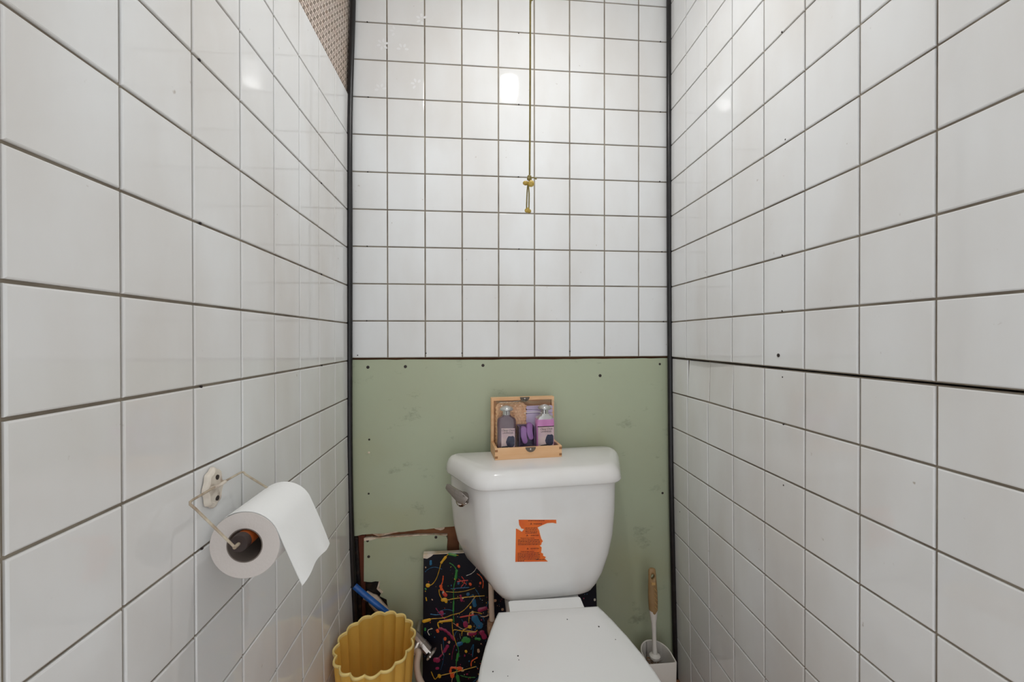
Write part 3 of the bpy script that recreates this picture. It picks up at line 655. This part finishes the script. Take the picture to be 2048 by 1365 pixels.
MB().tube([v0+vdir*.40, v0+vdir*.40+Vector((-.010, -.018, -.012)), v0+vdir*.40+Vector((-.012, -.026, -.020))], [.0070, .0085, .0085], 10).build('compression_nut', 'satin', val, True, 30)
hp = [v0+vdir*.40+Vector((-.010, -.022, -.014)), (-.150, 1.128, .204), (-.153, 1.118, .180), (-.146, 1.112, .148), (-.122, 1.106, .115), (-.07, 1.100, .088), (-.01, 1.096, .110), (.030, 1.096, .170), (.046, 1.098, .235), (.047, 1.099, .265)]
hose = MB().tube(hp, .0082, 14, 6).build('hose', 'beige', val)
tag(hose, 'beige vinyl hose')
MB().tube([(.047, 1.099, .258), (.047, 1.099, .270), (.047, 1.099, .276), (.047, 1.099, .300)], [.010, .0125, .0135, .0125], 8).build('coupling_nut', 'rust', val, True, 30)
MB().tube([(.047, 1.099, .298), (.045, 1.100, .350), (.0440, 1.101, .425)], .0072, 14).build('riser_tube', 'beige', val)

# ---------------------------------------------------------------- toilet brush and its holder
hol = thing('brush_holder', 'white D-shaped plastic toilet brush holder in the right corner', 'holder', (.524, 1.150, 0))
def dring(z, k_, off=0.0, dz=0.0):
    P = [(-.044, -.040), (.044, -.040)]
    arc = [(.044*math.cos(t), -.005+.052*math.sin(t)) for t in [math.pi*i/18 for i in range(19)]]
    pts = rpoly([(-.044, -.040), (.044, -.040)]+arc, [.006, .006]+[.0]*19, 3)
    return [(x*k_*(1-off/.044), y*k_*(1-off/.044), z+dz*(y+.04)) for x, y in pts]
MB().loft([dring(0, .93), dring(.004, .95), dring(.137, 1.0, 0, .07), dring(.139, .995, .001, .07), dring(.138, .99, .0035, .07), dring(.010, .94, .0035)]).build('cup', 'white_plastic', hol, True, 40)
bru = thing('toilet_brush', 'toilet brush with tan grip and white shaft standing in its holder', 'toilet brush', (.520, 1.140, .012))
def bp(t): return (0.0005*t*4, .034*t, .002+.356*t)      # along the shaft
hb_ = MB(); rb = random.Random(9)
for i in range(260):
    z = rb.uniform(.010, .108); a = rb.uniform(0, 6.283); q = rb.uniform(.020, .027)
    c_ = Vector((.0, .034*(z/.356), z)); d_ = Vector((math.cos(a), math.sin(a), rb.uniform(-.1, .35))); n_ = Vector((-math.sin(a), math.cos(a), 0))*.0006
    hb_.add([c_-n_, c_+n_, c_+d_*q+n_*.4, c_+d_*q-n_*.4+Vector((0, 0, .001))], [(0, 1, 2, 3)])
tag(hb_.build('bristles', 'bristle', bru, False), 'brown stained bristles', kind='stuff')
sh = MB()
def oval(t, w, d_): c_ = bp(t); return [(c_[0]+w*math.cos(a), c_[1]+d_*math.sin(a), c_[2]) for a in [2*math.pi*i/16 for i in range(16)]]
sh.loft([oval(t, w, d_) for t, w, d_ in ((.0, .004, .004), (.31, .0055, .0055), (.312, .0150, .0150), (.330, .0155, .0155), (.337, .0120, .0120), (.345, .0068, .0068), (.40, .0062, .0060), (.50, .0060, .0058), (.58, .0072, .0064), (.63, .0105, .0078), (.68, .0126, .0090))])
sh.build('shaft', 'white_plastic', bru)
gsec = []
for t, w, d_ in ((.640, .0060, .0060), (.655, .0108, .0084), (.69, .0132, .0094), (.75, .0142, .0094), (.82, .0140, .0086), (.88, .0128, .0078), (.94, .0118, .0070), (.985, .0112, .0064), (1.0, .0098, .0055), (1.006, .0065, .0040)):
    gsec.append(oval(t, w, d_))
gm = MB().loft(gsec).build('grip', 'tan', bru)
cut = MB().loft([[(bp(.945)[0]+.0062*math.cos(a), y, bp(.945)[2]+.0085*math.sin(a)) for a in [2*math.pi*i/16 for i in range(16)]] for y in (0.0, .08)]).build('hole_cutter', 'tan', bru)
md = gm.modifiers.new('hole', 'BOOLEAN'); md.object = cut; md.operation = 'DIFFERENCE'; md.solver = 'EXACT'
bpy.context.view_layer.update()
dg = bpy.context.evaluated_depsgraph_get(); me = bpy.data.meshes.new_from_object(gm.evaluated_get(dg)); gm.modifiers.clear(); gm.data = me
bpy.data.objects.remove(cut)
c_ = bp(.895); MB().box(c_[0]-.0058, c_[0]+.0050, c_[1]-.0092, c_[1]-.004, c_[2]-.0035, c_[2]+.0030).build('grip_badge', 'tan_light', gm, False)
for i, t in enumerate((.70, .735, .77, .805, .84)):
    c_ = bp(t); MB().tube([(c_[0]+.001, c_[1]-.0092, c_[2]+.008), (c_[0]+.0060, c_[1]-.0084, c_[2]+.002), (c_[0]+.0105, c_[1]-.0062, c_[2]-.004)], .0007, 6, 3).build('grip_rib', 'tan_light', gm)

# ---------------------------------------------------------------- toilet roll and its wire holder
RX, RY0, RY1, RZ, RR, CR = -.3035, .578, .690, .776, .0443, .0215
roll = thing('toilet_roll', 'white toilet paper roll with loose sheet hanging on the left wall', 'toilet paper', (RX, RY0, RZ))
LN = RY1-RY0
MB().lathe([(CR+.0012, 0), (RR-.0006, 0), (RR, .0006)], 64, axis='y', cap=False).build('roll_end', 'paper_end', roll)
MB().lathe([(RR, .0006), (RR, LN), (CR+.001, LN)], 64, axis='y', cap=False).build('paper_layers', 'paper', roll)
MB().lathe([(CR, -.0002), (CR+.0014, -.0002), (CR+.0014, LN), (CR, LN), (CR, -.0002)], 48, axis='y', cap=False).build('core', 'core', roll)
sheet = MB(); NU, NV = 34, 22; pv = []
for i in range(NU+1):
    s_ = i/NU
    for j in range(NV+1):
        t = j/NV; y = .0004+t*(LN+.004*s_)
        if s_ < .5:
            a = R(125-(125-22)*s_/.5); rr = RR+.0009+.0022*max(0, t-.55)*math.sin(s_/.5*math.pi)
            x, z = rr*math.cos(a), rr*math.sin(a)
        else:
            q = (s_-.5)/.5; L_ = q*.0800; a = R(22)
            x = (RR+.0009)*math.cos(a)+math.sin(a)*L_+.0030*math.sin(t*7+.6)*q*q
            z = (RR+.0009)*math.sin(a)-math.cos(a)*L_+.002*math.sin(t*5)*q
            y += .004*q*(t-.2)
            if t > .8: x -= .010*((t-.8)/.2)*q*q*.6
        pv.append((x, y, z))
n_ = NV+1
front = pv; back = [(x-.0005, y, z-.0004) for x, y, z in pv]
fcs = []
for i in range(NU):
    for j in range(NV):
        a = i*n_+j; fcs.append((a, a+1, a+n_+1, a+n_)); o_ = len(pv); fcs.append((o_+a, o_+a+n_, o_+a+n_+1, o_+a+1))
sheet.add(front+back, fcs).build('loose_sheet', 'paper', roll, True, 80)
hold = thing('roll_holder', 'cream wire toilet roll holder screwed to the left wall tiles', 'holder', (-.352, .600, .847))
def W(p): return Vector(p)-Vector((-.352, .600, .847))
spz = RZ+CR-.0125
wireP = [(RX, RY0-.020, spz), (RX-.0005, RY0-.024, spz+.002), (-.3400, .5395, .8420), (-.3440, .5360, .8490), (-.3455, .5385, .8512), (-.3462, .545, .8515), (-.3465, .60, .8515), (-.346, .650, .8515), (-.345, .655, .850), (-.343, .656, .8465), (-.306, RY1+.014, spz+.004), (RX, RY1+.012, spz), (RX, RY1+.004, spz)]
MB().tube([W(p) for p in wireP], .0016, 8).build('wire_bail', 'wire', hold)
MB().tube([W((RX, RY0-.0235, spz)), W((RX, RY0-.013, spz))], .0024, 8).build('wire_tip', 'wire', hold)
pl = MB(); 
def plr(k_, x): return [(x, (.0175+.0011*math.cos(8*t+.4))*k_*math.cos(t)*1.05, (.0255+.0012*math.cos(8*t))*k_*math.sin(t)*1.06) for t in [2*math.pi*i/72 for i in range(72)]]
pl.loft([plr(1, -.0065), plr(1.0, -.003), plr(.93, -.0005), plr(.80, .0008), plr(.70, .0002), plr(.3, .0016)])
plate = pl.build('mounting_plate', 'plate', hold)
for dz in (.0135, -.0150): disc('screw', 'nail', plate, (.0012, .0015, dz), (1, 0, 0), .0034)
MB().tube([(.001, -.013, .0035), (.0065, -.010, .0045), (.0075, 0, .0045), (.0065, .010, .0045), (.001, .013, .0035)], .0022, 8, 3).build('wire_clip', 'plate', hold)
spd = MB().tube([W((RX, RY0-.006, spz)), W((RX, RY1+.006, spz))], .0112, 20).build('spindle', 'spindle', hold)
MB().tube([W((RX, RY0-.014, spz)), W((RX, RY0-.005, spz))], [.0108, .0118], 20).build('spindle_cap', 'spindle_end', spd)
MB().tube([W((RX, RY1+.005, spz)), W((RX, RY1+.012, spz))], [.0118, .0108], 20).build('spindle_cap', 'spindle_end', spd)

# ---------------------------------------------------------------- gift box on the tank lid
GX, GY, GZ, GR = .0560, 1.103, .7252, R(5.0)
Rg = Matrix.Translation((GX, GY, GZ)) @ Matrix.Rotation(GR, 4, 'Z')
BW, BD, BH, TH = .185, .096, .0310, .0070
box = thing('gift_box', 'open pale wooden gift box standing on the toilet tank lid', 'box', (GX, GY, GZ), GR)
MB().box(0, BW, 0, TH, 0, BH).build('front_board', 'wood', box, False)
MB().box(0, BW, BD-TH, BD, 0, BH).build('back_board', 'wood', box, False)
MB().box(0, TH, TH, BD-TH, 0, BH).build('side_board', 'wood', box, False)
MB().box(BW-TH, BW, TH, BD-TH, 0, BH).build('side_board', 'wood', box, False)
MB().box(TH, BW-TH, TH, BD-TH, .001, .005).build('bottom_board', 'wood', box, False)
MB().box(TH+.001, BW-TH-.001, TH+.001, .0600, .005, .0115).build('packing_insert', 'purple_dark', box, False)
for x in (0.0002, BW-.0068):
    for z in (.0040, .0215): MB().box(x-.0004, x+.0070, -.0003, .003, z, z+.0062).build('finger_joint', 'wood_joint', box, False)
LZ0, LZ1, LY0_, LY1_ = BH+.0005, .1560, BD-.0200, BD-.0010
lb = MB().box(0, BW, LY1_-.004, LY1_, LZ0, LZ1).build('box_lid', 'wood', box, False)
MB().box(0, BW, LY0_, LY1_-.004, LZ1-.0085, LZ1).build('lid_rail', 'wood', lb, False)
MB().box(0, TH, LY0_, LY1_-.004, LZ0, LZ1-.0085).build('lid_stile', 'wood', lb, False)
MB().box(BW-TH, BW, LY0_, LY1_-.004, LZ0, LZ1-.0085).build('lid_stile', 'wood', lb, False)
def half_disc(r, dz=1): return [(r*1.05*math.cos(t), dz*r*.95*math.sin(t)) for t in [math.pi*i/12 for i in range(13)]]
def clasp(par, x, y, z, dz):
    c_ = MB().prism([(x+a, z+b) for a, b in half_disc(.0135, dz)], 'y', y-.0016, y).build('clasp', 'bronze', par, True)
    MB().ball((x, y-.0018, z+dz*.005), .0036, 10, 6, (1, .6, 1)).build('clasp_knob', 'chrome', c_)
clasp(box, BW*.525, -.0002, BH-.0005, -1)
clasp(lb, BW*.525, LY0_-.0002, LZ1+.0005, -1)
MB().tube([(BW*.525-.005, LY0_-.002, LZ1-.008), (BW*.525, LY0_-.009, LZ1-.011), (BW*.525+.005, LY0_-.002, LZ1-.008)], .0012, 6, 4).build('clasp_hook', 'bronze', lb)

def in_box(name, label, cat, x, y, z, rz=0.0, group=None):
    p = Rg @ Vector((x, y, z)); return thing(name, label, cat, p, GR+rz, group)
def bottle(label, x, y, liquid, rz, pink):
    t = in_box('lotion_bottle', label, 'bottle', x, y, .0117, rz, 'lavender bottles in the gift box')
    w, d_ = .0262, .0140
    def sec(z, k_, kd=None): return [(px, py, z) for px, py in rpoly([(-w*k_, -d_*(kd or k_)), (w*k_, -d_*(kd or k_)), (w*k_, d_*(kd or k_)), (-w*k_, d_*(kd or k_))], min(w, d_)*.62*(kd or k_), 5)]
    body = MB().loft([sec(0, .92), sec(.004, 1.0), sec(.050, .97), sec(.076, 1.0), sec(.090, .97), sec(.0955, .84), sec(.0985, .52, .75), sec(.1030, .42, .72)]).build('bottle_body', liquid, t, True, 50)
    if pink:
        MB().loft([sec(.0885, .985), sec(.0960, .86, .9), sec(.0990, .54, .78), sec(.1035, .44, .74)]).build('clear_shoulder', 'clear_cap', t, True, 50)
    cap = MB().lathe([(.0105, .1032), (.0105, .1150), (.0175, .1155), (.0190, .1180), (.0178, .1215), (.0125, .1258), (.0050, .1285), (.0, .1290)], 28, cap=False).build('cap', 'clear_cap', t, True, 50)
    MB().box(-.0012, .0012, -.0109, -.0095, .1038, .1148).build('cap_slot', 'ink', cap, False)
    lab = MB().box(-.0220 if pink else -.0145, .0225, -d_-.0005, -d_+.002, .0025, .0680).build('label', 'label', t, False)
    if pink: MB().box(-.0230, .0230, -d_-.0004, -d_+.002, .0680, .0702).build('label_band', 'ink', t, False)
    fy = -d_-.0007
    fl = [(.0005, .0215), (-.002, .030), (.001, .040), (.005, .0465), (.012, .0460), (.018, .0470), (.0215, .043), (.022, .032), (.0215, .0215), (.017, .0165), (.009, .0145)]
    MB().prism(fl, 'y', fy, fy+.0003).build('printed_flower', 'label_flower', lab, False)
    MB().prism([(-.0215 if pink else -.014, .0130), (-.0010, .0140), (.006, .0165), (.003, .0205), (-.006, .0190), (-.0140, .0180)], 'y', fy, fy+.0003).build('printed_leaf', 'label_leaf', lab, False)
    for body_, sz, z, shr in (('Classy Chick', .0068, .0622, .35), ('LAVENDER', .0062, .0550, .0)):
        me = text_mesh(body_, sz, shr, .0001); me.materials.clear(); me.materials.append(MAT['ink'])
        o = link('lettering', me, lab); o.matrix_local = Matrix.Translation((.001 if pink else .0035, fy, z)) @ Matrix.Rotation(R(90), 4, 'X')
    return t
bottle('dark brown-purple lavender bottle on the left in the gift box', .0370, .0360, 'gel', R(-8), False)
bottle('bright pink lavender lotion bottle on the right in the gift box', .1450, .0340, 'pink', R(0), True)
sg = in_box('loofah_sponge', 'peach loofah pad with scalloped edge inside the box lid', 'sponge', .0510, .0630, .0056)
ol = []
def edge_wave(p0, p1, n, amp):
    (x0, z0), (x1, z1) = p0, p1; nx, nz = (z1-z0), -(x1-x0); L_ = math.hypot(nx, nz)
    return [(x0+(x1-x0)*i/(n*4)+nx/L_*amp*abs(math.sin(math.pi*i/4)), z0+(z1-z0)*i/(n*4)+nz/L_*amp*abs(math.sin(math.pi*i/4))) for i in range(n*4)]
ol = edge_wave((-.038, 0), (.046, 0), 3, 0)+edge_wave((.046, 0), (.046, .128), 12, .002)+edge_wave((.046, .128), (.036, .136), 1, .002)+edge_wave((.036, .136), (-.028, .136), 7, .002)+edge_wave((-.028, .136), (-.038, .128), 1, .002)+edge_wave((-.038, .128), (-.038, 0), 12, .002)
MB().prism(ol, 'y', 0, .0085).build('pad', 'sponge', sg, False)
bd = MB()
rk = random.Random(4)
for i in range(11):
    for j in range(16):
        bd.ball((-.034+i*.0077+(j % 2)*.0035, -.0004, .004+j*.0082), .0030, 6, 4, (1, .5, 1))
tag(bd.build('woven_loops', 'sponge', sg), kind='stuff')
cl = in_box('folded_cloth', 'folded lilac cloth behind the pink bottle in the gift box', 'cloth', .1370, .0620, .0056)
for i, (z0, z1) in enumerate(((0, .105), (.106, .116), (.117, .126))):
    MB().loft([[(x, y, z) for x, z in rpoly([(-.0385, z0), (.0400, z0), (.0400, z1), (-.0385, z1)], .004, 3)] for y in (0, .002+.001*i, .0095)]).build('cloth_fold', 'lilac', cl)
tr = in_box('soap_tray', 'dark purple tray between the two bottles in the gift box', 'tray', .0920, .0480, .0117)
MB().box(-.0225, .0225, 0, .0110, 0, .0700).build('back_panel', 'purple_dark', tr, False)
MB().box(-.0225, .0225, -.0280, 0, 0, .0140).build('tray_base', 'purple_dark', tr, False)
MB().box(-.0225, -.0205, -.0280, 0, .014, .0700).build('tray_side', 'purple_dark', tr, False)
MB().box(.0205, .0225, -.0280, 0, .014, .0700).build('tray_side', 'purple_dark', tr, False)
for x, z, a, lb_ in ((-.0085, .0330, R(-6), 'left purple curved soap bar leaning in the dark tray'), (.0085, .0430, R(6), 'right purple curved soap bar standing higher in the dark tray')):
    t = in_box('soap_bar', lb_, 'soap', .0920+x, .0330, z, 0, 'purple soaps in the gift box')
    P = [(-.0070, .0395), (-.0030, .0440), (.0050, .0430), (.0085, .0370), (.0078, .0200), (.0110, .0060), (.0080, .0000), (.0010, -.0010), (-.0040, .0070), (-.0080, .0220)]
    MB().loft([[(px*k_*1.15, y, .02+(pz*1.12-.02)*k_) for px, pz in rpoly(P, .006, 3)] for y, k_ in ((-.0068, .80), (-.0052, .95), (0, 1), (.006, .95))]).build('soap_body', 'purple', t)
fm = in_box('plastic_film', 'clear shiny plastic film wrapped over the gift box contents', 'film', 0, 0, BH)
fv = []; NUf, NVf = 26, 20
for i in range(NUf+1):
    for j in range(NVf+1):
        x = .009+(BW-.018)*i/NUf; s_ = j/NVf
        y = interp([(0, .0085), (.55, .0125), (.74, .0135), (.83, .0140), (1, .0550)], s_)+.0012*math.sin(x*160+s_*7)
        z = interp([(0, -.004), (.55, .0600), (.74, .0930), (.83, .1135), (1, .1185)], s_)+.002*math.sin(x*90)*s_
        fv.append((x, y, z))
n_ = NVf+1
fo = MB().add(fv, [(i*n_+j, i*n_+j+1, (i+1)*n_+j+1, (i+1)*n_+j) for i in range(NUf) for j in range(NVf)]).build('film_sheet', 'film', fm, True, 180)

MB().tube([(.082, .0120, .0905), (.100, .0115, .0930), (.122, .0118, .0925), (.132, .0125, .0890)], .0006, 6, 4).build('crease_glint', 'white_plastic', fm)  # folds of the clear film, their glints put in as white threads
MB().tube([(.020, .0640, .1135), (.060, .0620, .1150), (.078, .0600, .1170)], .0006, 6, 4).build('crease_glint', 'white_plastic', fm)
